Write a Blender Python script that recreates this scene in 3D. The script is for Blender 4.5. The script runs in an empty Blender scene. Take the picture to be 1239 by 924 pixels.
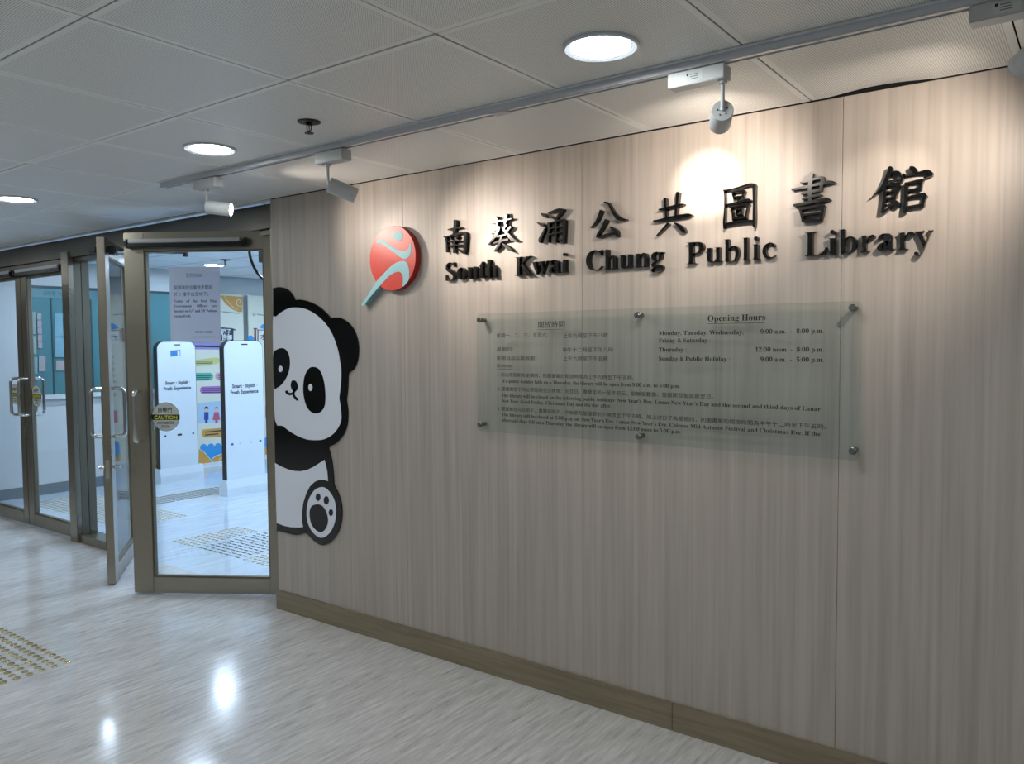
import bpy, bmesh, math, random
from mathutils import Vector, Matrix
from mathutils.geometry import tessellate_polygon
import numpy as np
R = math.radians
random.seed(7)
S = bpy.context.scene
COL = S.collection

# ------------------------------------------------------------------ camera
FPX = 962.99
YAW, PITCH, ROLL = -0.639484, -0.0511945, -0.0075158
def cam_axes():
    f = Vector((math.sin(YAW)*math.cos(PITCH), math.cos(YAW)*math.cos(PITCH), math.sin(PITCH)))
    r = Vector((math.cos(YAW), -math.sin(YAW), 0)); u = r.cross(f)
    c, s = math.cos(ROLL), math.sin(ROLL)
    return c*r+s*u, -s*r+c*u, f
AR, AU, AF = cam_axes()
CAM = Vector((0, 0, 1.5))
cd = bpy.data.cameras.new('camera'); cd.sensor_width = 36; cd.sensor_fit = 'HORIZONTAL'
cd.lens = 36*FPX/1239; cd.clip_start = .02; cd.clip_end = 60
cam = bpy.data.objects.new('camera', cd); COL.objects.link(cam)
m = Matrix.Identity(4)
for i, a in enumerate((AR, AU, -AF)):
    for j in range(3): m[j][i] = a[j]
m.translation = CAM; cam.matrix_world = m; S.camera = cam

# ------------------------------------------------------------------ world + exposure
w = bpy.data.worlds.new('world'); S.world = w; w.use_nodes = True
w.node_tree.nodes['Background'].inputs[0].default_value = (.75, .8, .85, 1)
w.node_tree.nodes['Background'].inputs[1].default_value = .3
S.view_settings.view_transform = 'Standard'; S.view_settings.look = 'None'
S.view_settings.gamma = 1; S.view_settings.use_curve_mapping = False
S.view_settings.exposure = 0.12
S.cycles.max_bounces = 8; S.cycles.transparent_max_bounces = 16
S.cycles.sample_clamp_indirect = 6; S.cycles.caustics_reflective = False; S.cycles.caustics_refractive = False
DOWN_OUT = 88.0      # strength of the downlight lenses in the corridor
DOWN_IN = 165.0       # strength of the lamps inside the library
SPOT_W = (15, 19, 22, 21)   # watts of the four track spots, left to right

# ------------------------------------------------------------------ measured planes (metres)
WY = 2.770           # face of the timber wall
H = 2.2925           # corridor ceiling
WX = -3.714          # left end of the timber wall
FY = 2.827           # face of the steel door front

def on(px, py, ax, val):
    """point of the plane axis=val that the photograph shows at px,py"""
    d = AR*((px-619.5)/FPX) + AU*(-(py-462)/FPX) + AF
    return CAM + d*((val-CAM[ax])/d[ax])

# ------------------------------------------------------------------ materials
def rgb(h):
    h = h.lstrip('#'); o = []
    for i in (0, 2, 4):
        c = int(h[i:i+2], 16)/255
        o.append(c/12.92 if c <= .04045 else ((c+.055)/1.055)**2.4)
    return (*o, 1)
MATS = {}
def mat(name, col, rough=.5, metal=0., coat=0., emit=None, es=0., spec=.5, ior=None):
    if name in MATS: return MATS[name]
    mt = bpy.data.materials.new(name); mt.use_nodes = True
    b = mt.node_tree.nodes['Principled BSDF']
    b.inputs['Base Color'].default_value = rgb(col) if isinstance(col, str) else (*col, 1)
    b.inputs['Roughness'].default_value = rough; b.inputs['Metallic'].default_value = metal
    b.inputs['Coat Weight'].default_value = coat; b.inputs['Specular IOR Level'].default_value = spec
    if emit:
        b.inputs['Emission Color'].default_value = rgb(emit); b.inputs['Emission Strength'].default_value = es
    MATS[name] = mt; return mt
def nodes(mt): return mt.node_tree.nodes, mt.node_tree.links, mt.node_tree.nodes['Principled BSDF']
def coordn(mt, scale, kind='Object', loc=(0, 0, 0)):
    N, L, b = nodes(mt)
    tc = N.new('ShaderNodeTexCoord'); mp = N.new('ShaderNodeMapping')
    mp.inputs['Scale'].default_value = scale; mp.inputs['Location'].default_value = loc
    L.new(tc.outputs[kind], mp.inputs['Vector']); return mp.outputs['Vector']
def noise(mt, vec, scale=1, detail=4, rough=.6, dim='3D'):
    N, L, b = nodes(mt); n = N.new('ShaderNodeTexNoise'); n.inputs['Scale'].default_value = scale
    n.inputs['Detail'].default_value = detail; n.inputs['Roughness'].default_value = rough
    L.new(vec, n.inputs['Vector']); return n.outputs['Fac']
def ramp(mt, fac, stops, interp='LINEAR'):
    N, L, b = nodes(mt); r = N.new('ShaderNodeValToRGB'); e = r.color_ramp.elements; r.color_ramp.interpolation = interp
    for i, (p, c) in enumerate(stops):
        el = e[i] if i < 2 else e.new(p)
        el.position = p; el.color = rgb(c) if isinstance(c, str) else (c, c, c, 1)
    L.new(fac, r.inputs['Fac']); return r.outputs['Color']
def mixc(mt, a, b_, fac=.5, mode='MIX'):
    N, L, b = nodes(mt); x = N.new('ShaderNodeMix'); x.data_type = 'RGBA'; x.blend_type = mode
    if isinstance(fac, float): x.inputs[0].default_value = fac
    else: L.new(fac, x.inputs[0])
    for s, i in ((a, 6), (b_, 7)):
        if isinstance(s, str): x.inputs[i].default_value = rgb(s)
        else: L.new(s, x.inputs[i])
    return x.outputs[2]
def bump(mt, h, strength=.2, dist=.002):
    N, L, b = nodes(mt); n = N.new('ShaderNodeBump'); n.inputs['Strength'].default_value = strength
    n.inputs['Distance'].default_value = dist; L.new(h, n.inputs['Height']); L.new(n.outputs[0], b.inputs['Normal'])

def wood_mat():
    mt = mat('bleached_timber_laminate', '#b09c88', .42); N, L, b = nodes(mt)
    strips = noise(mt, coordn(mt, (9, 0, 0)), 1, 2, .75)
    fine = noise(mt, coordn(mt, (90, 1, 1.3)), 1, 5, .7)
    fig = noise(mt, coordn(mt, (16, 1, .8)), 1.5, 3, .55)
    c1 = ramp(mt, strips, [(.30, '#a19890'), (.42, '#b5aca3'), (.52, '#9f978f'), (.60, '#b5ada5'), (.72, '#a69c92')])
    c2 = ramp(mt, fine, [(.3, '#857c74'), (.45, '#aba299'), (.56, '#b6ada5'), (.75, '#c8c1b9')])
    c3 = ramp(mt, fig, [(.35, '#a0978e'), (.6, '#bcb3aa')])
    c = mixc(mt, c1, c2, .36); c = mixc(mt, c, c3, .35)
    L.new(c, b.inputs['Base Color']); bump(mt, fine, .08, .0006)
    return mt
def floor_mat():
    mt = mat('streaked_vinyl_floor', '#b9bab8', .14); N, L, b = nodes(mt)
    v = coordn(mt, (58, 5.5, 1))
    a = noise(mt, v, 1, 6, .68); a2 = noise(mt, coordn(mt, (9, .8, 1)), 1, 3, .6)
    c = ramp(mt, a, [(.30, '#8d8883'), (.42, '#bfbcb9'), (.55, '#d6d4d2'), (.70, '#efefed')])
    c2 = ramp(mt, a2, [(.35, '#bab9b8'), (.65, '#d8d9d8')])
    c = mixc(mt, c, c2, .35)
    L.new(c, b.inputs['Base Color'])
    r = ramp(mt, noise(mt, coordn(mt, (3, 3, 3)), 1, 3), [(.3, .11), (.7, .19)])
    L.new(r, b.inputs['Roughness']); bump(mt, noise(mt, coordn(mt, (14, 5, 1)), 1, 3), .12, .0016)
    return mt
def steel_mat(name, col, rough=.3, vert=True):
    mt = mat(name, col, rough, 1.0); N, L, b = nodes(mt)
    n = noise(mt, coordn(mt, (120, 120, 3) if vert else (3, 3, 140)), 1, 4, .6)
    bump(mt, n, .06, .0004)
    big = noise(mt, coordn(mt, (2, 2, 1.2)), 1.5, 3, .5)
    r = ramp(mt, big, [(.3, rough*.8), (.7, rough*1.35)]); L.new(r, b.inputs['Roughness'])
    return mt
def perf_mat():
    mt = mat('perforated_ceiling_metal', '#c4c4c0', .45); N, L, b = nodes(mt)
    tc = N.new('ShaderNodeTexCoord')
    def vm(op, a, v=None):
        n = N.new('ShaderNodeVectorMath'); n.operation = op
        if hasattr(a, 'node'): L.new(a, n.inputs[0])
        if v is not None: n.inputs[1].default_value = v
        return n.outputs['Value'] if op == 'LENGTH' else n.outputs[0]
    sc = vm('MULTIPLY', tc.outputs['Object'], (1/.0062, 1/.0062, 0))
    fr = vm('FRACTION', sc); d = vm('LENGTH', vm('SUBTRACT', fr, (.5, .5, 0)))
    lt = N.new('ShaderNodeMath'); lt.operation = 'LESS_THAN'; lt.inputs[1].default_value = .21; L.new(d, lt.inputs[0])
    ab = vm('ABSOLUTE', vm('SUBTRACT', tc.outputs['Object'], (0, 0, 0)))
    sp = N.new('ShaderNodeSeparateXYZ'); L.new(ab, sp.inputs[0])
    mx = N.new('ShaderNodeMath'); mx.operation = 'MAXIMUM'; L.new(sp.outputs[0], mx.inputs[0]); L.new(sp.outputs[1], mx.inputs[1])
    ins = N.new('ShaderNodeMath'); ins.operation = 'LESS_THAN'; ins.inputs[1].default_value = .277; L.new(mx.outputs[0], ins.inputs[0])
    mu = N.new('ShaderNodeMath'); mu.operation = 'MULTIPLY'; L.new(lt.outputs[0], mu.inputs[0]); L.new(ins.outputs[0], mu.inputs[1])
    c = mixc(mt, '#f0f1ed', '#4a4a4a', mu.outputs[0]); L.new(c, b.inputs['Base Color'])
    return mt
def glass_mat(name, tint, gloss=.08, rough=.02):
    mt = bpy.data.materials.new(name); mt.use_nodes = True; N, L = mt.node_tree.nodes, mt.node_tree.links
    N.clear(); o = N.new('ShaderNodeOutputMaterial'); mx = N.new('ShaderNodeMixShader')
    t = N.new('ShaderNodeBsdfTransparent'); t.inputs[0].default_value = (*tint, 1)
    g = N.new('ShaderNodeBsdfGlossy'); g.inputs['Roughness'].default_value = rough
    lw = N.new('ShaderNodeLayerWeight'); lw.inputs[0].default_value = .5
    pw = N.new('ShaderNodeMath'); pw.operation = 'POWER'; pw.inputs[1].default_value = 4.2; L.new(lw.outputs['Facing'], pw.inputs[0])
    ma = N.new('ShaderNodeMath'); ma.operation = 'MULTIPLY_ADD'; ma.inputs[1].default_value = .5; ma.inputs[2].default_value = gloss*.5
    L.new(pw.outputs[0], ma.inputs[0]); L.new(ma.outputs[0], mx.inputs[0]); L.new(t.outputs[0], mx.inputs[1]); L.new(g.outputs[0], mx.inputs[2])
    L.new(mx.outputs[0], o.inputs[0]); return mt

M_WOOD = wood_mat(); M_FLOOR = floor_mat(); M_PERF = perf_mat()
M_STEEL = steel_mat('brushed_steel_frame', '#a09a8c', .3)
M_FASC = steel_mat('brushed_steel_fascia', '#7d7972', .34, False)
M_MULL = steel_mat('satin_steel', '#7f7a6d', .5)
M_BRIGHT = mat('polished_steel', '#c8c8c4', .16, 1)
M_BASE = mat('olive_timber_skirting', '#877c66', .45)
_n = noise(M_BASE, coordn(M_BASE, (3, 3, 60)), 1, 4, .6)
nodes(M_BASE)[1].new(ramp(M_BASE, _n, [(.3, '#786d59'), (.7, '#8f846d')]), nodes(M_BASE)[2].inputs['Base Color'])
M_GRID = mat('ceiling_grid', '#b9bab8', .5); M_GAP = mat('ceiling_void', '#0b0b0b', .9)
M_WHITE = mat('white_paint', '#c9ccca', .6); M_INW = mat('library_white_wall', '#d3d8d8', .6)
M_LETTER = mat('gloss_black_acrylic', '#020202', .25, spec=.3)
M_INK = mat('black_ink', '#0c1010', .6)
M_SGLASS = glass_mat('green_sign_glass', (.925, .958, .956), rough=.05)
M_DGLASS = glass_mat('door_glass', (.955, .975, .97))
M_LAMP = mat('white_lamp_body', '#bcc0c0', .4); M_TRACK = mat('grey_track', '#cfd3d9', .4); M_BLK = mat('black_plastic', '#0c0d10', .35)
M_DIFF = mat('lit_lens', '#ffffff', .5, emit='#f3f8fa', es=DOWN_OUT)
M_DIFFIN = mat('lit_lens_library', '#ffffff', .5, emit='#cfe4ff', es=DOWN_IN)
M_SPOTL = mat('lit_spot_lens', '#ffffff', .5, emit='#fff4e6', es=14)
M_RING = mat('downlight_ring', '#c9d0d8', .35)
M_PBLK = mat('panda_black_gloss', '#030405', .07, coat=.3); M_PWHT = mat('panda_white_gloss', '#e3e9f4', .22); M_PEYE = mat('panda_grey_gloss', '#10151b', .15)
M_RED = mat('red_enamel', '#d2473d', .38, coat=.0, spec=.42); M_REDS = mat('red_enamel_edge', '#a02420', .4); M_CYAN = mat('pale_cyan_enamel', '#9ccbd3', .5, spec=.3)

M_TEAL = mat('teal_tinted_glass', '#50828a', .2); M_TEALD = mat('teal_glass_edge', '#23474e', .3)
M_PAPER = mat('white_paper', '#d3d9e4', .7); M_KIOSK = mat('kiosk_white', '#e4eef4', .35)
M_GSKIRT = mat('grey_vinyl_skirting', '#6e7a80', .5)

def translucent(mt, f):
    N, L, b = nodes(mt); o = N['Material Output']; t = N.new('ShaderNodeBsdfTranslucent'); t.inputs[0].default_value = b.inputs['Base Color'].default_value
    x = N.new('ShaderNodeMixShader'); x.inputs[0].default_value = f; L.new(b.outputs[0], x.inputs[1]); L.new(t.outputs[0], x.inputs[2]); L.new(x.outputs[0], o.inputs[0])
translucent(M_PAPER, .5)
# ------------------------------------------------------------------ mesh helpers
class MB:
    def __init__(s): s.bm = bmesh.new()
    def box(s, x0, x1, y0, y1, z0, z1, bev=0):
        b = s.bm if not bev else bmesh.new()
        vs = [b.verts.new(p) for p in ((x0,y0,z0),(x1,y0,z0),(x1,y1,z0),(x0,y1,z0),(x0,y0,z1),(x1,y0,z1),(x1,y1,z1),(x0,y1,z1))]
        for f in ((0,3,2,1),(4,5,6,7),(0,1,5,4),(1,2,6,5),(2,3,7,6),(3,0,4,7)): b.faces.new([vs[i] for i in f])
        if bev:
            bmesh.ops.bevel(b, geom=b.edges[:], offset=bev, segments=2, affect='EDGES')
            me = bpy.data.meshes.new('t'); b.to_mesh(me); s.bm.from_mesh(me); bpy.data.meshes.remove(me); b.free()
        return s
    def prism(s, pts, frame, d0, d1):
        """closed 2-D outline extruded between depths d0,d1; frame(u,v,d)->xyz"""
        n = len(pts)
        a = sum(pts[i][0]*pts[(i+1)%n][1]-pts[(i+1)%n][0]*pts[i][1] for i in range(n))
        if a < 0: pts = pts[::-1]
        A = [s.bm.verts.new(frame(u, v, d0)) for u, v in pts]; B = [s.bm.verts.new(frame(u, v, d1)) for u, v in pts]
        for t in tessellate_polygon([[Vector((u, v, 0)) for u, v in pts]]):
            try: s.bm.faces.new([A[i] for i in t]); s.bm.faces.new([B[i] for i in t[::-1]])
            except ValueError: pass
        for i in range(n): s.bm.faces.new([A[i], A[(i+1)%n], B[(i+1)%n], B[i]])
        return s
    def tube(s, pts, r, seg=10, cap=True):
        pts = [Vector(p) for p in pts]; rs = r if isinstance(r, (list, tuple)) else [r]*len(pts); rings = []
        up = None
        for i, p in enumerate(pts):
            t = (pts[min(i+1, len(pts)-1)]-pts[max(i-1, 0)]).normalized()
            if up is None: up = t.orthogonal().normalized()
            up = (up - t*up.dot(t)).normalized(); q = t.cross(up)
            rings.append([s.bm.verts.new(p+(up*math.cos(2*math.pi*k/seg)+q*math.sin(2*math.pi*k/seg))*rs[i]) for k in range(seg)])
        for a, b in zip(rings, rings[1:]):
            for k in range(seg): s.bm.faces.new([a[k], a[(k+1)%seg], b[(k+1)%seg], b[k]])
        if cap: s.bm.faces.new(rings[0][::-1]); s.bm.faces.new(rings[-1])
        return s
    def lathe(s, prof, seg=24, c=(0,0,0), rot=None):
        """prof: (r,z) pairs; axis z through c"""
        rings = []
        for r, z in prof:
            ring = []
            for k in range(seg):
                v = Vector((max(r, 1e-5)*math.cos(2*math.pi*k/seg), max(r, 1e-5)*math.sin(2*math.pi*k/seg), z))
                if rot: v = rot @ v
                ring.append(s.bm.verts.new(v+Vector(c)))
            rings.append(ring)
        for a, b in zip(rings, rings[1:]):
            for k in range(seg): s.bm.faces.new([a[k], a[(k+1)%seg], b[(k+1)%seg], b[k]])
        s.bm.faces.new(rings[0][::-1]); s.bm.faces.new(rings[-1]); return s
    def build(s, name, material, parent=None, smooth=False, recalc=True):
        if recalc: bmesh.ops.recalc_face_normals(s.bm, faces=s.bm.faces[:])
        me = bpy.data.meshes.new(name); s.bm.to_mesh(me); s.bm.free()
        if material: me.materials.append(material)
        if smooth:
            me.shade_smooth()
            try: me.set_sharp_from_angle(angle=R(35))
            except Exception: pass
        return link(name, me, parent)
def link(name, me, parent=None):
    o = bpy.data.objects.new(name, me); COL.objects.link(o)
    if parent is not None: o.parent = parent
    return o
def tag(o, label, cat, group=None, kind=None):
    o['label'] = label; o['category'] = cat
    if group: o['group'] = group
    if kind: o['kind'] = kind
    return o
def empty(name, loc=(0,0,0), rz=0):
    o = bpy.data.objects.new(name, None); COL.objects.link(o); o.location = loc; o.rotation_euler = (0, 0, rz)
    o.empty_display_size = .05; return o
def thing(name, label, cat, loc=(0,0,0), rz=0, group=None): return tag(empty(name, loc, rz), label, cat, group)
def struct(o): o['kind'] = 'structure'; return o
def dup(root, loc, label=None, group=None, rz=None):
    r = root.copy(); COL.objects.link(r); r.location = loc
    if rz is not None: r.rotation_euler = (0, 0, rz)
    if label: r['label'] = label
    if group: r['group'] = group
    for ch in list(root.children):
        c = ch.copy(); COL.objects.link(c); c.parent = r
        for g in ch.children:
            d = g.copy(); COL.objects.link(d); d.parent = c
    return r

# text -------------------------------------------------------------------
def serif(s):
    o = ''
    for c in s:
        if 'A' <= c <= 'Z': o += chr(0x1D400+ord(c)-65)
        elif 'a' <= c <= 'z': o += chr(0x1D41A+ord(c)-97)
        elif '0' <= c <= '9': o += chr(0x1D7CE+ord(c)-48)
        else: o += c
    return o
TC = {}
def tverts(s, extrude=0., offset=0., res=3):
    k = (s, extrude, offset, res)
    if k in TC: return TC[k]
    c = bpy.data.curves.new('t', 'FONT'); c.body = s; c.size = 1; c.extrude = extrude; c.offset = offset; c.resolution_u = res
    o = bpy.data.objects.new('t', c); COL.objects.link(o)
    dg = bpy.context.evaluated_depsgraph_get(); dg.update()
    me = bpy.data.meshes.new_from_object(o.evaluated_get(dg))
    V = [v.co.copy() for v in me.vertices]; F = [tuple(p.vertices) for p in me.polygons]
    bpy.data.objects.remove(o); bpy.data.curves.remove(c); bpy.data.meshes.remove(me)
    TC[k] = (V, F); return V, F
def bbox(V):
    xs = [v.x for v in V]; ys = [v.y for v in V]
    return min(xs), max(xs), min(ys), max(ys)
def put_text(mb, s, u0, u1, v0, size, frame, d=0., offset=0., res=2):
    """one printed line between u0 and u1 (u1 None = natural width), baseline v0, on frame(u,v,d)"""
    V, F = tverts(s, 0, offset, res)
    if not V: return
    x0, x1, _, _ = bbox(V); sx = size if u1 is None else (u1-u0)/(x1-x0)
    vs = [mb.bm.verts.new(frame(u0+(v.x-x0)*sx, v0+v.y*size, d)) for v in V]
    for f in F:
        try: mb.bm.faces.new([vs[i] for i in f])
        except ValueError: pass
def ribbon(pts):
    """centre-line points (x,y,w) -> closed outline"""
    n = len(pts); Lf, Rt = [], []
    for i in range(n):
        a, b = pts[max(i-1, 0)], pts[min(i+1, n-1)]
        tx, ty = b[0]-a[0], b[1]-a[1]; l = math.hypot(tx, ty) or 1; nx, ny = -ty/l, tx/l; h = pts[i][2]/2
        Lf.append((pts[i][0]+nx*h, pts[i][1]+ny*h)); Rt.append((pts[i][0]-nx*h, pts[i][1]-ny*h))
    def capp(p, q):
        tx, ty = p[0]-q[0], p[1]-q[1]; l = math.hypot(tx, ty) or 1; return (p[0]+tx/l*p[2]*.18, p[1]+ty/l*p[2]*.18)
    return Lf+[capp(pts[-1], pts[-2])]+Rt[::-1]+[capp(pts[0], pts[1])]
def smooth_closed(pts, k=4):
    """Catmull-Rom through a closed outline"""
    n = len(pts); o = []
    for i in range(n):
        p0, p1, p2, p3 = pts[i-1], pts[i], pts[(i+1) % n], pts[(i+2) % n]
        for j in range(k):
            t = j/k
            o.append(tuple(.5*((2*p1[c])+(-p0[c]+p2[c])*t+(2*p0[c]-5*p1[c]+4*p2[c]-p3[c])*t*t+(-p0[c]+3*p1[c]-3*p2[c]+p3[c])*t**3) for c in (0, 1)))
    return o
def smooth_line(pts, k=4):
    n = len(pts); o = []
    for i in range(n-1):
        p0, p1, p2, p3 = pts[max(i-1, 0)], pts[i], pts[i+1], pts[min(i+2, n-1)]
        for j in range(k):
            t = j/k
            o.append(tuple(.5*((2*p1[c])+(-p0[c]+p2[c])*t+(2*p0[c]-5*p1[c]+4*p2[c]-p3[c])*t*t+(-p0[c]+3*p1[c]-3*p2[c]+p3[c])*t**3) for c in range(len(p1))))
    return o+[tuple(pts[-1])]
def ell(cx, cy, rx, ry, n=20, a=0.):
    ca, sa = math.cos(a), math.sin(a)
    return [(cx+rx*math.cos(t)*ca-ry*math.sin(t)*sa, cy+rx*math.cos(t)*sa+ry*math.sin(t)*ca) for t in [2*math.pi*i/n for i in range(n)]]
def wallf(u, v, d): return (u, d, v)              # u=X, v=Z, depth = Y
def wallpts(pts, y): return [(lambda q: (q.x, q.z))(on(p[0], p[1], 1, y)) for p in pts]

# ================================================================== large structure
# floor ------------------------------------------------------------
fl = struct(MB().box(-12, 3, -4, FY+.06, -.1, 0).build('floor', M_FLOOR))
M_LFLOOR = mat('vinyl_floor_lit_bluish', '#c9d6e2', .12)  # corridor vinyl again, with the library's bright bluish light put into its colour
nodes(M_LFLOOR)[1].new(ramp(M_LFLOOR, noise(M_LFLOOR, coordn(M_LFLOOR, (20, 3, 1)), 1, 5), [(.35, '#bccbd9'), (.65, '#cfdbe7')]), nodes(M_LFLOOR)[2].inputs['Base Color'])
bump(M_LFLOOR, noise(M_LFLOOR, coordn(M_LFLOOR, (6, 4, 1)), 1, 3), .12, .002)
struct(MB().box(-12, 3, FY+.06, 9.2, -.1, 0).build('floor_library', M_LFLOOR))
# timber wall: panels one metre wide ---------------------------------
wb = struct(MB().box(WX, 3, WY+.012, WY+.16, 0, H+.02).build('wall_back', M_GAP))
seams = [WX, -2.7025, -1.7025, -.7025, .2975, 1.2975, 2.2975, 3]
for a, b in zip(seams, seams[1:]):
    MB().box(a+.0008, b-.0008, WY, WY+.0119, .09, H-.004).build('timber_panel', M_WOOD, wb)
MB().box(WX, WX+.012, WY+.0121, WY+.16, .002, H-.004).build('panel_return', M_WOOD, wb)
bb = struct(empty('baseboard_back'))
for a, b in ((WX-.012, -1.2975), (-1.296, 3)):
    MB().box(a, b, WY-.012, WY, 0, .108, .0012).build('skirting_board', M_BASE, bb)
MB().box(WX-.012, WX, WY, WY+.05, 0, .108, .0012).build('skirting_board', M_BASE, bb)
for nm, bx in (('wall_right', (3, 3.1, -4, 2.8, 0, H)), ('wall_front', (-12, 3, -4.1, -4, 0, H)), ('wall_left', (-12.1, -12, -4, 9.2, 0, 2.4))):
    struct(MB().box(*bx).build(nm, M_WHITE))
# corridor ceiling ---------------------------------------------------
ce = struct(MB().box(-12, 3, -4, WY+.06, H+.012, H+.05).build('ceiling', M_GAP))
MB().box(-12, 3, -4, -.84, H, H+.011).build('ceiling_sheet', M_WHITE, ce)
tile_me = None
g = .0022
for iy in range(6):
    y1 = 2.770-.6*iy
    for ix in range(25):
        xc = -.805-.6*(ix-6)-.3; yc = y1-.3
        if not (-12 < xc < 3): continue
        if tile_me is None:
            mb = MB(); mb.box(-.3+g, .3-g, -.3+g, .3-g, 0, .004, .0006); o = mb.build('ceiling_tile', M_PERF, ce); tile_me = o.data
        else: o = link('ceiling_tile', tile_me, ce)
        if iy == 0 and abs(xc+.505) < .05:      # this tile bows up off the timber wall
            mb = MB(); nn = 16
            top, bot = [], []
            for i in range(nn+1):
                x = -.3+g+(.6-2*g)*i/nn; up = .011*math.sin(math.pi*min(1, max(0, (i/nn-.05)/.6)))**1.5
                bot.append([mb.bm.verts.new((x, -.3+g, 0)), mb.bm.verts.new((x, .3-g, up))]); top.append([mb.bm.verts.new((x, -.3+g, .003)), mb.bm.verts.new((x, .3-g, up+.003))])
            for i in range(nn):
                mb.bm.faces.new([bot[i][0], bot[i][1], bot[i+1][1], bot[i+1][0]]); mb.bm.faces.new([top[i][0], top[i+1][0], top[i+1][1], top[i][1]])
                mb.bm.faces.new([bot[i][1], top[i][1], top[i+1][1], bot[i+1][1]]); mb.bm.faces.new([bot[i][0], bot[i+1][0], top[i+1][0], top[i][0]])
            bpy.data.objects.remove(o); o = mb.build('ceiling_tile', M_PERF, ce)
        o.location = (xc, yc, H+random.uniform(0, .0015)); o.rotation_euler = (random.uniform(-.002, .002), random.uniform(-.002, .002), 0)
MB().box(-12, -7.12, -4, WY, H+.0005, H+.0115).build('ceiling_sheet', M_WHITE, ce) if False else None
# white angle along the steel fascia
struct(MB().box(-12, WX, WY-.002, WY+.02, H-.008, H-.0005).build('trim_1', M_WHITE))

# ------------------------------------------------------------------ steel door front
t2 = struct(MB().box(-12, WX, FY, FY+.12, 2.15, H-.008).build('trim_2', M_FASC))
MB().box(-12, -6.30, FY+.012, FY+.11, 2.085, 2.142).build('head_rail', M_FASC, t2)
MB().box(-6.19, -3.80, FY+.03, FY+.12, 2.12, 2.149).build('head_rail', M_FASC, t2)
t3 = struct(MB().box(-3.80, WX-.001, FY+.0, FY+.13, 0, 2.149, .002).build('trim_3', M_STEEL))      # right jamb
# sidelight between the two pairs of doors
sl = struct(empty('window_1'))
MB().box(-6.305, -6.195, FY-.018, FY+.02, 0.0, 2.19, .002).build('mullion_face', M_STEEL, sl)
MB().box(-6.300, -6.196, FY+.0205, FY+.075, 0.0, 2.149, .002).build('mullion', M_MULL, sl)
MB().box(-6.300, -6.196, FY+.078, FY+.135, 0.0, 2.149, .002).build('mullion', M_MULL, sl)
MB().box(-5.80, -5.70, FY, FY+.135, 0.0, 2.149, .002).build('mullion', M_MULL, sl)
MB().box(-6.195, -5.801, FY, FY+.13, 0.0, .062, .002).build('sill', M_STEEL, sl)
MB().box(-6.195, -5.801, FY+.120, FY+.128, .062, 2.12).build('pane', M_DGLASS, sl)

def leaf(name, origin, d, L, side, handle_s, nstile=.122):
    """door leaf from its free edge: local +x runs towards the hinge, local -y*side is the outer face"""
    ang = math.atan2(d[1], d[0])
    r = struct(empty(name, (origin[0], origin[1], 0), ang))
    t = .045; y0, y1 = -t/2, t/2
    MB().box(0, nstile, y0, y1, .012, 2.152, .002).build('stile', M_STEEL, r)
    MB().box(L-nstile+.012, L, y0, y1, .012, 2.152, .002).build('stile', M_STEEL, r)
    MB().box(nstile+.0005, L-nstile+.0115, y0, y1, .012, .108, .002).build('rail', M_STEEL, r)
    MB().box(nstile+.0005, L-nstile+.0115, y0, y1, 2.045, 2.152, .002).build('rail', M_STEEL, r)
    pb = MB(); w_ = .009
    for q in ((nstile, nstile+w_, .108, 2.045), (L-nstile+.012-w_, L-nstile+.012, .108, 2.045)): pb.box(q[0], q[1], y0+.008, y1-.008, q[2], q[3])
    for q in ((.108, .108+w_), (2.045-w_, 2.045)): pb.box(nstile+w_, L-nstile+.012-w_, y0+.008, y1-.008, q[0], q[1])
    pb.build('glazing_bead', M_MULL, r)
    MB().box(nstile+.006, L-nstile+.006, -.004, .004, .113, 2.04).build('pane', M_DGLASS, r)
    for sgn in (-1, 1):
        ys = sgn*t/2; yo = sgn*(t/2+.072); z0, z1, c = .925, 1.225, .03
        pts = [(handle_s, ys, z0), (handle_s, yo-sgn*c, z0)]
        for k in range(1, 5):
            a = k/4*math.pi/2; pts.append((handle_s, yo-sgn*c+sgn*c*math.sin(a), z0+c-c*math.cos(a)))
        for k in range(0, 4):
            a = k/4*math.pi/2; pts.append((handle_s, yo-sgn*c+sgn*c*math.cos(a), z1-c+c*math.sin(a)))
        pts += [(handle_s, yo-sgn*c, z1), (handle_s, ys, z1)]
        MB().tube(pts, .0115, 12).build('pull_handle', M_BRIGHT, r, True)
    return r
def operator(r, s0, s1, side, tk=.0225):
    """slim door-operator bar on the head rail"""
    a, b = (side*(tk+.001), side*(tk+.05)); y0, y1 = min(a, b), max(a, b)
    o = MB().box(s0+.02, s1-.02, y0, y1-0.0, 2.058, 2.084, .006).build('operator_bar', M_BLK, r)
    MB().box(s0+.026, s1-.045, y0+.004, y1+.001, 2.0845, 2.108, .004).build('operator_cover', M_LAMP, o)
    for q in (s0, s1-.03): MB().box(q, q+.03, y0-.001, y1+.004, 2.056, 2.108, .01).build('end_cap', M_BLK, o)
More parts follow.
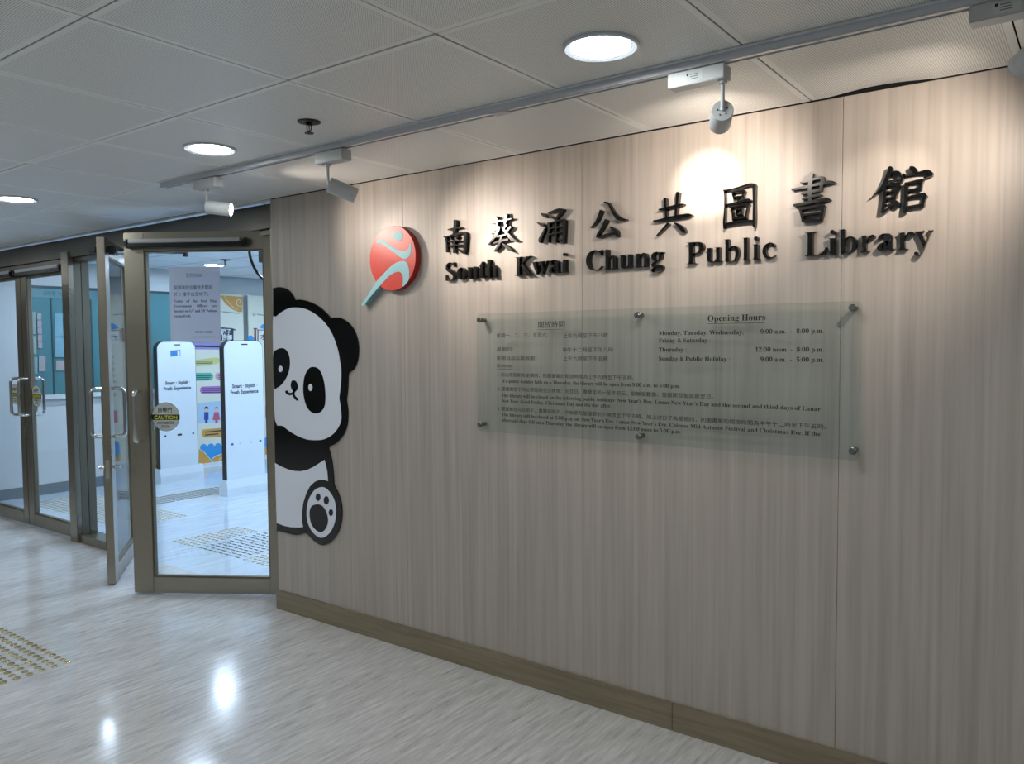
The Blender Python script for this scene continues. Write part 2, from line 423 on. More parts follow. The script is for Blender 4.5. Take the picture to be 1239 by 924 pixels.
# open right leaf: free edge nearest, hinged at the timber wall; outer face towards the camera (local -y)
dR = Vector((.846, .533)).normalized(); nR = Vector((.533, -.846)).normalized()
oR = Vector((-4.631, 2.418)) - nR*.0225
LR = leaf('door_4', oR, dR, .95, -1, .075); operator(LR, .025, .765, -1)
dL = Vector((-.803, .596)).normalized(); nL = Vector((-.596, -.803)).normalized()
oL = Vector((-4.929, 2.406)) - nL*.0225
LL = leaf('door_3', oL, dL, .93, 1, .075); operator(LL, .01, .70, 1)
MB().box(-.006, 0.0, -.012, .012, .67, .79, .002).build('lock_plate', M_BRIGHT, LL)
MB().tube([(.06, -.06, .735), (.06, .06, .735)], .012, 12).build('lock_cylinder', M_BRIGHT, LL, True)
MB().tube([(.30, -.03, 2.10), (.62, -.10, 2.13)], .011, 8).build('operator_arm', M_BRIGHT, LL, True)
MB().box(.05, .16, -.075, -.024, 2.055, 2.105, .008).build('end_cap', M_BLK, LL)
# closed pair at the left
cy = FY+.05
l2 = leaf('door_2', (-7.125, cy), (1, 0), .815, -1, .07, .095); operator(l2, -.02, .80, -1)
l1 = leaf('door_1', (-7.135, cy), (-1, 0), .86, 1, .07, .095); operator(l1, .05, .84, 1)
MB().box(-9.0, -8.05, FY+.012, FY+.1, 0, 2.085).build('side_panel', M_STEEL, struct(empty('trim_4')))

# ------------------------------------------------------------------ library room behind the doors
IH = 2.34
struct(MB().box(-8.62, -8.5, 2.96, 5.2, 0, 2.4).build('wall_library_left', M_INW))
struct(MB().box(-9.02, -8.92, 5.2, 9.2, 0, 2.4).build('wall_library_boards', M_INW))
struct(MB().box(-8.92, -8.62, 5.2, 5.24, 0, 2.4).build('wall_library_step', M_INW)) if False else None
struct(MB().box(-12, 3, 9.2, 9.3, 0, 2.4).build('wall_library_far', M_INW))
struct(MB().box(.5, .6, 2.94, 9.2, 0, 2.4).build('wall_library_right', M_INW))
sk = struct(MB().box(-8.5, -8.488, 2.96, 5.2, 0, .104, .001).build('baseboard_library_left', M_GSKIRT))
ci = struct(MB().box(-12, 3, WY+.16, 9.2, IH+.012, IH+.05).build('ceiling_library', M_GAP))
M_ITILE = mat('library_ceiling_tile', '#eef2f4', .6)
itile = None
for ix in range(16):
    for iy in range(10):
        xc, yc = -8.6+.6*ix+.3-.3, 3.25+.6*iy
        if itile is None: o = MB().box(-.292, .292, -.292, .292, 0, .0015).build('ceiling_tile', M_ITILE, ci); itile = o.data
        else: o = link('ceiling_tile', itile, ci)
        o.location = (xc, yc, IH)
# teal glazing and its sign on the inner left wall
tw = struct(empty('window_2'))
MB().box(-8.499, -8.47, 3.44, 5.2, 1.0, 2.06).build('pane', M_TEAL, tw)
MB().box(-8.499, -8.462, 3.44, 5.2, 2.06, 2.085).build('head_trim', M_TEALD, tw)
MB().box(-8.499, -8.455, 3.44, 5.2, .955, .999).build('sill', M_INW, tw)
MB().box(-8.469, -8.462, 3.44, 3.95, 1.965, 2.058).build('sign_band', mat('pale_teal_band', '#5c8a90', .4), tw)
for y in (3.66, 4.05, 4.60): MB().box(-8.469, -8.463, y, y+.012, 1.0, 1.964).build('glazing_joint', M_TEALD, tw)
def xfront(x):  # frame on a plane X=x facing +x ; u = Y, v = Z
    return lambda u, v, d: (x+d, u, v)
mb = MB(); put_text(mb, '自修室  Study Room', 3.60, 3.93, 1.995, .05, xfront(-8.461)); mb.build('sign_lettering', mat('teal_ink', '#1d4a50', .6), tw)

# ================================================================== lamps
def downlight(x, y, z, label, em, r=.1, group='round recessed ceiling downlights'):
    t = thing('ceiling_downlight', label, 'ceiling light', (x, y, z), 0, group)
    MB().lathe([(r*1.04, 0), (r*1.03, -.006), (r*.97, -.0085), (r*.80, -.004), (r*.79, .0)], 40).build('trim_ring', M_RING, t, True)
    MB().lathe([(r*.785, -.0012), (r*.785, -.0038), (r*.6, -.0050)], 40).build('lens', em, t, True)
    return t
dlab = {(-1.11, 1.905): 'large round lit downlight in the ceiling in front of the sign', (-2.94, 1.905): 'round lit downlight above the open glass doors, middle one of three',
        (-4.765, 1.905): 'round lit downlight cut by the left edge of the photo'}
for (x, y), lb in dlab.items(): downlight(x, y, H, lb, M_DIFF)
OF = ('first', 'second', 'third', 'fourth', 'fifth', 'sixth')
for x, lb in ((.72, 'round downlight right of the photo frame, in the row along the sign wall'), (-6.6, 'round downlight left of the photo frame, nearest in front of the closed doors'), (-8.4, 'round downlight farthest left in the row along the closed doors')):
    downlight(x, 1.905, H, lb, M_DIFF)
for i, x in enumerate((.72, -1.11, -2.94, -4.765, -6.6, -8.4)):
    for y, rw in ((.08, 'in the row over the viewer'), (-1.75, 'in the row far behind the viewer')): downlight(x, y, H, 'round corridor downlight %s, %s from the right end' % (rw, OF[i]), M_DIFF)
for i, (x, y) in enumerate([(x, y) for x in (-7.7, -6.2, -4.7, -3.2) for y in (3.75, 5.0, 6.6)]):
    downlight(x, y, IH, 'library downlight, %s from the left wall in the %s row behind the doors' % (OF[i//3], OF[i%3]), M_DIFFIN, .12, 'downlights inside the library')

# track and its four spotlights
TY = 2.17
tr = thing('lighting_track', 'long grey ceiling track carrying the white spotlights along the wall', 'lighting track', (0, TY, 0))
MB().box(-3.745, 1.5, -.0200, -.0005, H-.024, H-.001, .0006).build('track_side', M_TRACK, tr)
MB().box(-3.745, 1.5, .0105, .0150, H-.024, H-.001).build('track_side', M_TRACK, tr)
MB().box(-3.745, 1.5, 0.0, .0100, H-.020, H-.001).build('track_slot', M_BLK, tr)
MB().box(-3.745, 1.5, -.0215, -.0185, H-.026, H-.0245).build('track_lip', M_BRIGHT, tr)
MB().box(-3.745, 1.5, -.038, -.0225, H-.003, H-.0002).build('edge_strip', M_TRACK, tr)
MB().box(-1.68, -1.62, -.0210, .0155, H-.028, H-.0265).build('track_joiner', M_LAMP, tr)
def spotlight(bx0, bx1, bz0, bz1, pole, head, target, L, rad, watts, label, core, front_y=2.142):
    t = thing('track_spotlight', label, 'spotlight', (pole, TY, 0), 0, 'white track spotlights')
    P = Vector((pole, TY, 0))
    MB().box(bx0-P.x, bx1-P.x, front_y-TY, TY+.022-TY, bz0, bz1, .002).build('adapter_box', M_LAMP, t)
    MB().lathe([(.013, bz0), (.013, bz0-.008), (.008, bz0-.010)], 16).build('swivel', M_LAMP, t, True)
    hd = Vector(head)-P; tg = Vector(target)-P; d = (tg-hd).normalized()
    MB().tube([(0, 0, bz0-.004), (0, 0, hd.z+.02), tuple(hd)], .0058, 10).build('stem', M_LAMP, t, True)
    rot = Vector((0, 0, 1)).rotation_difference(d).to_matrix()
    h = MB().lathe([(rad*.2, -.0), (rad*.93, 0), (rad, .004), (rad, L*.78), (rad*.985, L*.785), (rad*.985, L*.80), (rad, L*.805), (rad, L-.001), (rad*.93, L), (rad*.9, L-.012), (rad*.1, L-.014)], 32, hd, rot).build('lamp_head', M_LAMP, t, True)
    MB().lathe([(rad*.88, L-.009), (rad*.88, L-.004), (rad*.3, L-.0035)], 32, hd, rot).build('lens', M_SPOTL, t, True)
    hb = MB()
    for k in range(5):
        a = k*2*math.pi/5; q = hd+rot@Vector((rad*.45*math.cos(a), rad*.45*math.sin(a), -.0012)); hb.tube([q, q+d*.002], .0022, 8)
    hb.build('screw_holes', M_BLK, t)['kind'] = 'stuff'
    ld = bpy.data.lights.new('spot_beam', 'SPOT'); ld.energy = watts; ld.color = (1, .86, .74); ld.spot_size = R(92); ld.spot_blend = 1; ld.shadow_soft_size = .012
    lo = bpy.data.objects.new('spot_beam', ld); COL.objects.link(lo); lo.parent = t
    lo.location = hd+d*(L+.006); lo.rotation_euler = d.to_track_quat('-Z', 'Y').to_euler()
    ld2 = ld.copy(); ld2.energy = core; ld2.spot_size = R(28); ld2.spot_blend = .8
    l2_ = bpy.data.objects.new('spot_beam_core', ld2); COL.objects.link(l2_); l2_.parent = t
    l2_.location = lo.location; l2_.rotation_euler = lo.rotation_euler
    return t, h, l2_
s3 = spotlight(-1.027, -.858, 2.222, 2.262, -.873, (-.873, TY, 2.140), (-1.166, WY, 2.065), .1, .031, SPOT_W[2], 'white spotlight nearest the large downlight, making the round glare on the wall', 42)
s2 = spotlight(-2.577, -2.415, 2.219, 2.262, -2.532, (-2.528, TY, 2.137), (-2.1, WY, 1.86), .115, .031, SPOT_W[1], 'white track spotlight aimed at the first sign characters', 12)
s1 = spotlight(-3.449, -3.28, 2.219, 2.262, -3.387, (-3.387, TY, 2.138), (-2.62, WY, 2.02), .115, .031, SPOT_W[0], 'farthest white track spotlight with its lit lens facing us, above the open door', 6)
s4 = spotlight(-.270, -.10, 2.226, 2.264, -.115, (-.105, TY, 2.165), (-.58, WY, 1.98), .115, .031, SPOT_W[3], 'white spotlight cut off by the right edge of the photo', 12)
# rating stickers on the adapter boxes
def wf(y): return lambda u, v, d: (u, y-d, v)
for t, u0, u1, z0, z1 in ((s3[0], -.972, -.918, 2.228, 2.255), (s4[0], -.222, -.168, 2.232, 2.259)):
    px = t.location.x
    st_ = MB().box(u0-px, u1-px, -.0289, -.0281, z0, z1).build('rating_label', M_WHITE, t)
    mb = MB(); fr = lambda u, v, d: (u-px, -.0291, v)
    mb.prism([(u0+.004, z1-.010), (u0+.010, z1-.010), (u0+.010, z1-.003), (u0+.004, z1-.003)], lambda u, v, d: (u-px, -.0291-d, v), 0, .0002)
    for k in range(3): mb.prism([(u0+.014, z1-.008-.006*k), (u0+.038, z1-.008-.006*k), (u0+.038, z1-.0065-.006*k), (u0+.014, z1-.0065-.006*k)], lambda u, v, d: (u-px, -.0291-d, v), 0, .0002)
    mb.build('label_print', M_INK, st_)['kind'] = 'stuff'

# ================================================================== sign characters
SIGN_T = .022; YF = WY-SIGN_T
def shift(px, py):
    """how far the wall-side outline sits from the front outline in the photograph, px"""
    p = on(px, py, 1, YF); q = Vector((p.x, WY, p.z))-CAM; r_ = Vector((p.x, YF, p.z))-CAM
    f = lambda v: (FPX*v.dot(AR)/v.dot(AF), -FPX*v.dot(AU)/v.dot(AF))
    a, b = f(q), f(r_); return a[0]-b[0], a[1]-b[1]
CH = {
'南': (530, 260, 18.48, 1, [[(248,335,20),(300,322,35),(400,305,55),(500,285,50),(552,290,18)],[(410,120,105),(412,200,105),(395,320,90),(378,440,85)],
  [(205,490,85),(220,600,80),(225,700,75),(230,835,80)],[(160,495,28),(260,480,42),(350,455,58),(450,425,60),(560,400,45),(630,400,60)],[(635,400,110),(635,500,105),(625,650,98),(620,800,92),(600,865,60)],
  [(610,855,60),(550,815,70),(490,770,20)],[(300,505,30),(345,560,50)],[(480,480,45),(430,545,45)],[(265,605,30),(400,590,42),(530,578,38)],[(265,700,40),(400,685,45),(550,675,42)],[(395,560,80),(390,700,80),(390,850,78)]]),
'葵': (582, 252, 15.4, 0, [[(175,265,22),(260,250,35),(352,225,25)],[(265,155,52),(285,230,50),(297,320,32)],[(365,235,22),(460,215,30),(562,190,25)],[(455,100,48),(460,180,45),(440,290,28)],
  [(222,402,22),(285,388,30),(335,362,34)],[(335,345,40),(300,450,46),(230,560,40),(130,680,10)],[(190,465,22),(240,512,32)],[(395,360,25),(450,430,42),(535,535,58),(600,590,52),(655,592,15)],
  [(470,305,32),(425,372,30)],[(545,340,38),(475,425,35)],[(285,527,25),(380,510,35),(462,488,26)],[(222,650,22),(350,610,38),(500,578,42)],[(375,520,32),(350,620,42),(310,720,40),(235,800,12)],[(398,655,20),(455,705,44),(520,765,52),(582,805,12)]]),
'涌': (645, 245, 15.4, 1, [[(172,208,28),(225,245,68),(268,278,50)],[(100,375,18),(165,412,55),(215,440,50)],[(150,750,40),(150,690,80),(195,600,68),(235,510,55),(262,465,30)],
  [(310,200,22),(400,170,55),(500,142,70),(590,150,60)],[(578,150,75),(520,220,78),(460,300,65),(440,345,55)],[(365,270,22),(430,310,52),(475,335,45)],
  [(315,385,70),(315,500,68),(303,650,66),(303,750,60)],[(290,392,25),(400,368,38),(500,338,48),(600,325,44)],[(605,330,85),(605,450,78),(600,600,76),(595,760,70)],[(600,745,50),(545,718,50),(498,685,15)],
  [(447,350,66),(447,500,64),(447,750,60)],[(320,490,35),(450,468,38),(590,450,38)],[(320,600,40),(450,575,38),(590,548,42)]]),
'公': (710, 235, 15.4, 1, [[(345,160,34),(400,165,42),(440,205,52),(490,300,62),(550,390,76),(610,450,88),(690,475,52),(760,477,18)],[(290,305,88),(265,380,78),(220,480,74),(160,570,55),(95,630,12)],
  [(385,480,88),(350,560,82),(300,650,74),(240,740,72),(215,795,70)],[(200,785,40),(260,800,66),(340,772,52),(430,742,48),(520,722,48)],[(450,610,25),(510,650,72),(562,700,95),(585,760,75),(590,800,34)]]),
'共': (785, 225, 14.2, 1, [[(295,215,75),(300,300,68),(310,400,62),(320,560,58)],[(520,115,80),(510,200,78),(500,350,62),(480,530,58)],[(190,410,25),(260,400,46),(400,365,52),(520,335,54),(622,320,36)],
  [(100,605,35),(200,595,52),(350,560,62),(550,525,68),(700,507,70),(755,512,20)],[(352,650,72),(290,715,60),(210,800,52),(150,862,14)],[(458,635,25),(540,690,64),(600,750,92),(640,802,42)]]),
'圖': (865, 215, 14.2, 1, [[(180,215,46),(190,350,40),(185,600,48),(175,760,60),(175,880,32)],[(165,225,38),(300,208,44),(450,168,48),(620,122,54),(700,132,54)],[(690,130,84),(690,300,70),(690,500,66),(690,700,74),(685,850,62)],
  [(180,812,52),(350,772,62),(550,745,52),(660,748,44)],[(320,265,48),(345,380,42)],[(300,265,30),(420,240,42),(520,235,62)],[(530,240,44),(488,320,48)],[(350,340,35),(510,322,42)],
  [(405,340,42),(405,412,42)],[(210,470,36),(350,440,42),(500,397,48),(590,387,58),(636,395,20)],[(270,520,36),(400,492,38),(530,457,48),(605,475,42)],[(300,520,52),(320,620,48),(325,740,48)],
  [(587,480,54),(557,600,54),(545,700,50)],[(320,702,52),(450,692,52),(560,682,48)],[(380,560,42),(385,650,42)],[(370,557,32),(485,535,42)],[(480,540,42),(475,630,42)],[(380,642,42),(482,622,42)]]),
'書': (945, 200, 11.55, 1, [[(440,112,62),(425,200,72),(415,350,72),(415,522,66)],[(280,245,30),(350,235,36),(450,205,38),(560,180,52),(605,190,62)],[(600,175,74),(585,250,64),(565,345,52)],
  [(160,345,35),(300,318,46),(450,288,42),(600,255,52),(700,240,56),(772,248,18)],[(290,400,36),(400,380,46),(500,360,46),(578,350,36)],[(300,475,30),(400,450,42),(500,425,46),(582,420,24)],
  [(190,565,46),(350,535,52),(500,505,52),(640,480,62),(702,490,20)],[(280,620,52),(300,700,52),(320,792,50)],[(260,625,30),(400,595,42),(560,565,52),(622,585,42)],[(597,580,62),(582,680,62),(557,785,52)],
  [(310,697,40),(450,680,38),(560,668,32)],[(310,785,42),(450,767,46),(560,770,46)]]),
'館': (1050, 195, 13.2, 1, [[(375,100,84),(360,180,92),(310,290,78),(240,420,62),(150,520,36),(68,592,6)],[(420,190,62),(480,195,82),(527,218,62)],[(345,332,25),(410,315,36),(478,295,26)],
  [(280,400,64),(280,550,68),(265,700,68),(245,832,72)],[(270,402,42),(400,380,48),(522,370,64)],[(497,370,78),(472,480,68),(440,592,52)],[(310,500,35),(450,475,40)],[(300,602,42),(440,582,42)],
  [(392,640,42),(460,682,100),(512,712,64)],[(262,832,42),(310,785,52),(412,700,36)],[(680,112,54),(730,132,92),(782,172,64)],[(585,207,44),(560,280,58),(535,345,42)],
  [(600,237,26),(700,217,38),(850,187,52),(960,172,74),(1042,205,42)],[(1032,215,62),(960,247,52),(895,277,14)],[(625,350,72),(625,500,76),(610,680,72),(590,832,72)],[(600,365,42),(730,337,48),(882,307,64)],
  [(872,310,72),(852,380,62),(845,452,52)],[(650,477,46),(760,452,42),(862,450,42)],[(650,582,46),(780,552,48),(922,532,64)],[(932,542,74),(902,620,64),(885,702,62)],[(640,742,52),(780,717,48),(902,702,58)]]),
}
CHL = {'南': 'leftmost raised black Chinese character of the sign, above the word South', '葵': 'second raised Chinese character, its black face glaring white in the spotlight',
 '涌': 'third raised black Chinese character, above the end of the word Kwai', '公': 'fourth raised black Chinese character, above the word Chung', '共': 'fifth raised black Chinese character, left of the round glare',
 '圖': 'sixth raised black Chinese character, a boxed shape right of the glare', '書': 'seventh raised black Chinese character, above the start of the word Library', '館': 'rightmost raised black Chinese character, above the end of Library'}
for ch, (ox, oy, sc, dark, strokes) in CH.items():
    mb = MB()
    for st_ in strokes:
        q = [(ox+x/sc, oy+y/sc, wd/sc) for x, y, wd in st_]
        if dark:   # outlines read off the dark silhouette include the side faces: take them off
            vx, vy = shift(q[0][0], q[0][1]); o2 = []
            for i, (x, y, wd) in enumerate(q):
                a, b = q[max(i-1, 0)], q[min(i+1, len(q)-1)]
                tx, ty = b[0]-a[0], b[1]-a[1]; l = math.hypot(tx, ty) or 1
                k = abs(vx*-ty/l+vy*tx/l)
                o2.append((x-vx/2, y-vy/2, max(wd-k*.6, min(wd, 1.5))))
            q = o2
        q = smooth_line(q, 3) if len(q) > 2 else q
        mb.prism(wallpts(ribbon(q), YF), wallf, YF+random.uniform(0, .00015), WY-.0002)
    tag(mb.build('sign_character', M_LETTER), CHL[ch], 'sign character', 'raised Chinese characters of the library sign')
WORDS = [('South', -2.417, -2.122, 'South'), ('Kwai', -2.026, -1.761, 'Kwai'), ('Chung', -1.671, -1.335, 'Chung'), ('Public', -1.241, -.915, 'Public'), ('Library', -.816, -.431, 'Library')]
ORD = ['first', 'second', 'third', 'fourth', 'fifth', 'sixth', 'last']
for wd, a, b, nm in WORDS:
    s = serif(wd); V, F = tverts(s, 0, -.018, 4); x0, x1, _, _ = bbox(V)
    V1, _ = tverts(serif('L'), 0, -.018, 4); cap = bbox(V1)[3]; sz = .080/cap; sx = (b-a)/(x1-x0)
    for i, c in enumerate(wd):
        pv, _ = tverts(s[:i+1], 0, -.018, 4); cv, cf = tverts(s[i], .5, -.018, 4); cx0, cx1, _, _ = bbox(cv)
        u0 = a+(bbox(pv)[1]-(cx1-cx0)-x0)*sx
        bm = MB(); vs = [bm.bm.verts.new((u0+(v.x-cx0)*sx, YF if v.z > 0 else WY-.0002, 1.7775+v.y*sz)) for v in cv]
        for f in cf:
            try: bm.bm.faces.new([vs[k] for k in f])
            except ValueError: pass
        o = bm.build('sign_letter', M_LETTER)
        pos = ORD[i] if i < len(wd)-1 else 'last'
        tag(o, 'raised black serif letter %s, %s letter of the word %s' % (c, pos, wd), 'sign letter', 'raised letters of the library sign')

# ------------------------------------------------------------------ round emblem
em = thing('round_emblem', 'red disc emblem with pale cyan racket-and-figure design left of the sign', 'emblem', (0, 0, 0))
ye = WY-.035; c = on(474.5, 312.2, 1, ye); cx, cz, rr = c.x, c.z, .1535
MB().prism(ell(cx, cz, rr, rr, 72), wallf, ye, ye+.001).build('disc_face', M_RED, em)
MB().prism(ell(cx, cz, rr, rr, 72), wallf, ye+.0011, WY-.0002).build('disc_body', M_REDS, em)
def ep(pts): return wallpts([(430+x/8.4, 265+y/8.4) for x, y in pts], ye)
head_ = ep(smooth_closed([(388,170),(397,135),(430,122),(468,135),(486,165),(470,205),(435,222),(402,208)], 4))
MB().prism(head_, wallf, ye-.0012, ye-.0001).build('figure_head', M_CYAN, em)
MB().prism(ep(smooth_closed([(208,240),(228,212),(258,208),(290,222),(340,255),(390,290),(440,315),(480,325),(515,320),(540,298),(552,265),(558,238),(568,275),(565,330),(550,375),(525,400),(490,403),(450,382),(400,342),(340,297),(290,262),(250,240),(225,242)], 3)), wallf, ye-.0012, ye-.0001).build('figure_arms', M_CYAN, em)
leg = [(60,870),(130,770),(210,640),(280,565),(350,490),(410,447),(470,427),(510,433),(535,465),(548,530),(545,610),(520,650),(482,688),(485,640),(485,590),(470,550),(440,533),(400,545),(350,575),(300,625),(240,690),(170,770),(105,855),(105,872)]
MB().prism(ep(smooth_closed(leg, 3)), wallf, ye-.0012, ye-.0001).build('figure_leg', M_CYAN, em)
hnd = [(60,870),(130,770),(210,640),(262,585),(300,625),(240,690),(170,770),(100,860)]
MB().prism(ep(hnd), wallf, ye-.0001, WY-.0002).build('handle_body', mat('teal_enamel_edge', '#7fa9ac', .4), em)

# ------------------------------------------------------------------ panda cut-out
pa = thing('panda_cutout', 'glossy black and white panda cut-out peeking from the left end of the wall', 'panda figure', (0, 0, 0))
YP = WY-.008
sil = [(330.3,350),(334,347.6),(340,347.3),(346,349),(351,353),(355,359),(356.7,362.8),(362,362.3),(370,363.5),(378,366.5),(386,371),(393,377),(398.5,383),(401.2,385.0),(404,384),(410,384),(417,387),(424,393),(429,401),(432,410),(433.5,420),(433,431),(431,440),(427,447.5),(421.3,451.5),(420.8,460),(420.3,470),(419.5,478),(418.7,484),(419.7,490),(420.5,497),(420.5,505),(419.5,514),(416.5,523),(411,531),(404,537.3),(397,541),(398.3,546),(400.5,555),(402.3,567),(403.3,580),(403.8,587),(409,597),(412,607),(413.5,619),(412.5,631),(409,643),(403.5,652),(397,657.5),(391,659.4),(385,658),(379,653.5),(373.5,648),(369.5,645),(360,647),(352,646),(342,643.5),(337,642.2),(334,641.4),(333,639),(332,600),(331,500),(330.5,400),(330.3,352)]
def edgefix(P, names=(0,)): return [(max(x, WX+.0015), z) for x, z in P]
def pp(pts, y=YP): return edgefix(wallpts(pts, y))
MB().prism(pp(smooth_closed(sil, 2)), wallf, YP, WY-.0002).build('black_board', M_PBLK, pa)
def patch(nm, pts, m_, lv=1, sm=3): return MB().prism(pp(smooth_closed(pts, sm) if sm else pts, YP), wallf, YP-.0009*lv, YP-.0009*(lv-1)-.00005).build(nm, m_, pa)
patch('head', [(330.2,387.5),(334,383),(340,378),(346,374.5),(352,372.2),(360,372),(367,373),(375,376),(383,381),(390,387),(396,394),(401,402),(405,411),(408,420),(410,428),(411.5,437),(412.8,445),(413,455),(412.5,465),(411.3,475),(410.6,482),(412,490),(413,499),(413,508),(410,516),(405,523),(399,528),(391,531.5),(382,532.3),(372,531.5),(362,528),(352,522.5),(342,515),(333,508.5),(331,450)], M_PWHT)
patch('eye_patch', [(331,427.5),(335,423),(340,421),(345,422),(349,427),(350.8,434),(351,441),(349.5,450),(345.5,459),(340,466),(335,469.3),(332.3,469.7),(331,450)], M_PEYE, 2)
patch('eye_patch', [(379.5,443.7),(385,445.5),(389,451),(391.7,459),(393.5,470),(394,482),(393,491),(389.5,497),(384,500),(378,499),(373,494.5),(369.5,487),(367.3,476),(367.2,466),(368.5,456),(371.5,449),(375,444.8)], M_PBLK, 2)
patch('eye_glint', ell(339.9,446.2,2.6,3.8), M_PWHT, 3, 0); patch('eye_glint', ell(376,468.6,2.5,4.3), M_PWHT, 3, 0)
patch('nose', [(353,461),(356,460),(359,462),(360.5,467),(360,471),(357.5,473.5),(354,472),(352,467)], M_PEYE, 2)
patch('mouth', ribbon(smooth_line([(357,471,2.6),(355.5,475,2.8),(352,476.6,3),(348.5,475.8,3),(346.6,473,3.4)], 3)), M_PEYE, 2, 0)
patch('mouth', ribbon(smooth_line([(355,474,2.4),(355.8,478,2.6),(357.5,481,3),(360.5,483.5,3.4)], 3)), M_PEYE, 2, 0)
patch('belly', [(332.6,560),(340,564),(348,567.5),(356,569.6),(364,570),(372,568.3),(380,564.3),(387,559.8),(392.7,556.2),(394.3,562),(396,570),(397,581.8),(392,580.3),(386,580.5),(381,582.5),(375,588),(370.5,597),(367,608),(365.3,621),(365.3,630),(366.8,637.3),(360,638),(352,637.5),(344,636),(335.0,632.5),(333,600)], M_PWHT, 1, 0)
patch('foot_sole', [(389,589),(395,591),(401,597.5),(405,606),(406.6,616),(406,628),(402.5,639),(397,646.5),(390,650.4),(383,648),(376.5,641),(372.5,632),(371,622),(371.8,611),(375,601),(381,592.5)], M_PWHT)
patch('foot_pad', [(381,610.3),(386,610),(391,612.5),(395,619),(397,627),(396.5,634),(393,641),(388,643.6),(382.5,641),(377.5,635),(375.2,627),(375,618),(377,612.5)], M_PBLK, 2)
for e_ in ((385.1,601.2,3,4.6), (395.1,605.1,3.2,5.2), (400.6,619.9,2.7,4.1)): patch('toe_pad', ell(*e_), M_PBLK, 2, 0)

# ------------------------------------------------------------------ glass opening-hours sign
YG = 2.735
gs = thing('opening_hours_sign', 'large green-tinted glass panel listing opening hours, fixed by steel studs', 'notice board', (0, 0, 0))
tl, trp, br, bl = on(576.5, 380.3, 1, YG), on(1042.5, 362.8, 1, YG), on(1040, 562.5, 1, YG), on(580, 520.5, 1, YG)
gx0, gx1, gz1, gz0 = tl.x, trp.x, (tl.z+trp.z)/2, on(700, 530.5, 1, YG).z
rc = .018; out = []
for (qx, qz, a0) in ((gx1-rc, gz1-rc, 0), (gx0+rc, gz1-rc, 90), (gx0+rc, gz0+rc, 180), (gx1-rc, gz0+rc, 270)):
    for k in range(5): a = R(a0+k*22.5); out.append((qx+rc*math.cos(a), qz+rc*math.sin(a)))
MB().prism(out, wallf, YG, YG+.008).build('glass_panel', M_SGLASS, gs)
M_STUD = mat('dark_steel_stud', '#8d8f8c', .25, 1)
for px, py in ((577.5+1.5, 387), (579.5, 513.5), (1034-3, 372), (1031, 546), (770, 381), (771.3, 528)):
    q = on(px, py, 1, YG-.012)
    rt = Matrix.Rotation(R(90), 3, 'X')
    MB().lathe([(.0095, 0), (.0112, .002), (.0112, .0105), (.0125, .0112), (.0125, .0122)][::1], 20, (q.x, YG-.0125, q.z), Matrix.Rotation(R(-90), 3, 'X')).build('fixing_stud', M_STUD, gs, True)
    MB().lathe([(.009, 0), (.009, .0268)], 16, (q.x, YG+.0081, q.z), Matrix.Rotation(R(-90), 3, 'X')).build('stand_off', M_STUD, gs, True)
txt = MB()
def gl(s, x0, x1, y0, size, off=.004, latin=True):
    a = on(x0, y0, 1, YG-.0006); b = on(x1, y0, 1, YG-.0006)
    put_text(txt, serif(s) if latin else s, a.x, b.x, a.z, size, lambda u, v, d: (u, YG-.0006, v), 0, off)
CE = .0205; EE = .0205
gl('開放時間', 651.2, 683.3, 396, .030, .003, False)
gl('星期一、二、三、五及六：', 601, 663.5, 408, CE, .003, False); gl('上午九時至下午八時', 681.5, 735.5, 408.3, CE, .003, False)
gl('星期四：', 601, 622, 424.6, CE, .003, False); gl('中午十二時至下午八時', 681, 742, 425.2, CE, .003, False)
gl('星期日及公眾假期：', 601, 649, 434.8, CE, .003, False); gl('上午九時至下午五時', 681.5, 735.5, 435.7, CE, .003, False)
gl('註(Notes)', 601, 620, 444, .018, .003, False)
gl('1. 如公眾假期為星期四，則圖書館的開放時間為上午九時至下午五時。', 602, 767, 455, .019, .003, False)
gl('If a public holiday falls on a Thursday, the library will be open from 9:00 a.m. to 5:00 p.m.', 607, 822.6, 462.6, EE)
gl('2. 圖書館在下列公眾假期全日休息：元旦日、農曆年初一至年初三、耶穌受難節、聖誕節及聖誕節翌日。', 602, 863, 472, .019, .003, False)
gl('The library will be closed on the following public holidays: New Year’s Day, Lunar New Year’s Day and the second and third days of Lunar', 607, 993, 480, EE)
gl('New Year, Good Friday, Christmas Day and the day after.', 607, 739.5, 486.6, EE)
gl('3. 圖書館在元旦前夕、農曆年除夕、中秋節及聖誕節前夕開放至下午五時。如上述日子為星期四，則圖書館的開放時間為中午十二時至下午五時。', 602, 1000, 496, .019, .003, False)
gl('The library will be closed at 5:00 p.m. on New Year’s Eve, Lunar New Year’s Eve, Chinese Mid-Autumn Festival and Christmas Eve. If the', 607, 993, 503.2, EE)
gl('aforesaid days fall on a Thursday, the library will be open from 12:00 noon to 5:00 p.m.', 607, 824, 509.8, EE)
gl('Opening Hours', 856.2, 926, 388.6, .031)
gl('Monday, Tuesday, Wednesday,', 797, 899.5, 405.3, .022); gl('9:00 a.m.  -  8:00 p.m.', 920, 996.5, 403.6, .022)
gl('Friday & Saturday :', 797, 859.5, 414.2, .022)
gl('Thursday :', 797, 830.5, 425.2, .022); gl('12:00 noon  -  8:00 p.m.', 913.7, 996.5, 425.2, .022)
gl('Sunday & Public Holiday :', 797, 883, 436, .022); gl('9:00 a.m.  -  5:00 p.m.', 920, 996.5, 437, .022)
txt.build('printed_text', M_INK, gs, recalc=False)['kind'] = 'stuff'
ul = MB()
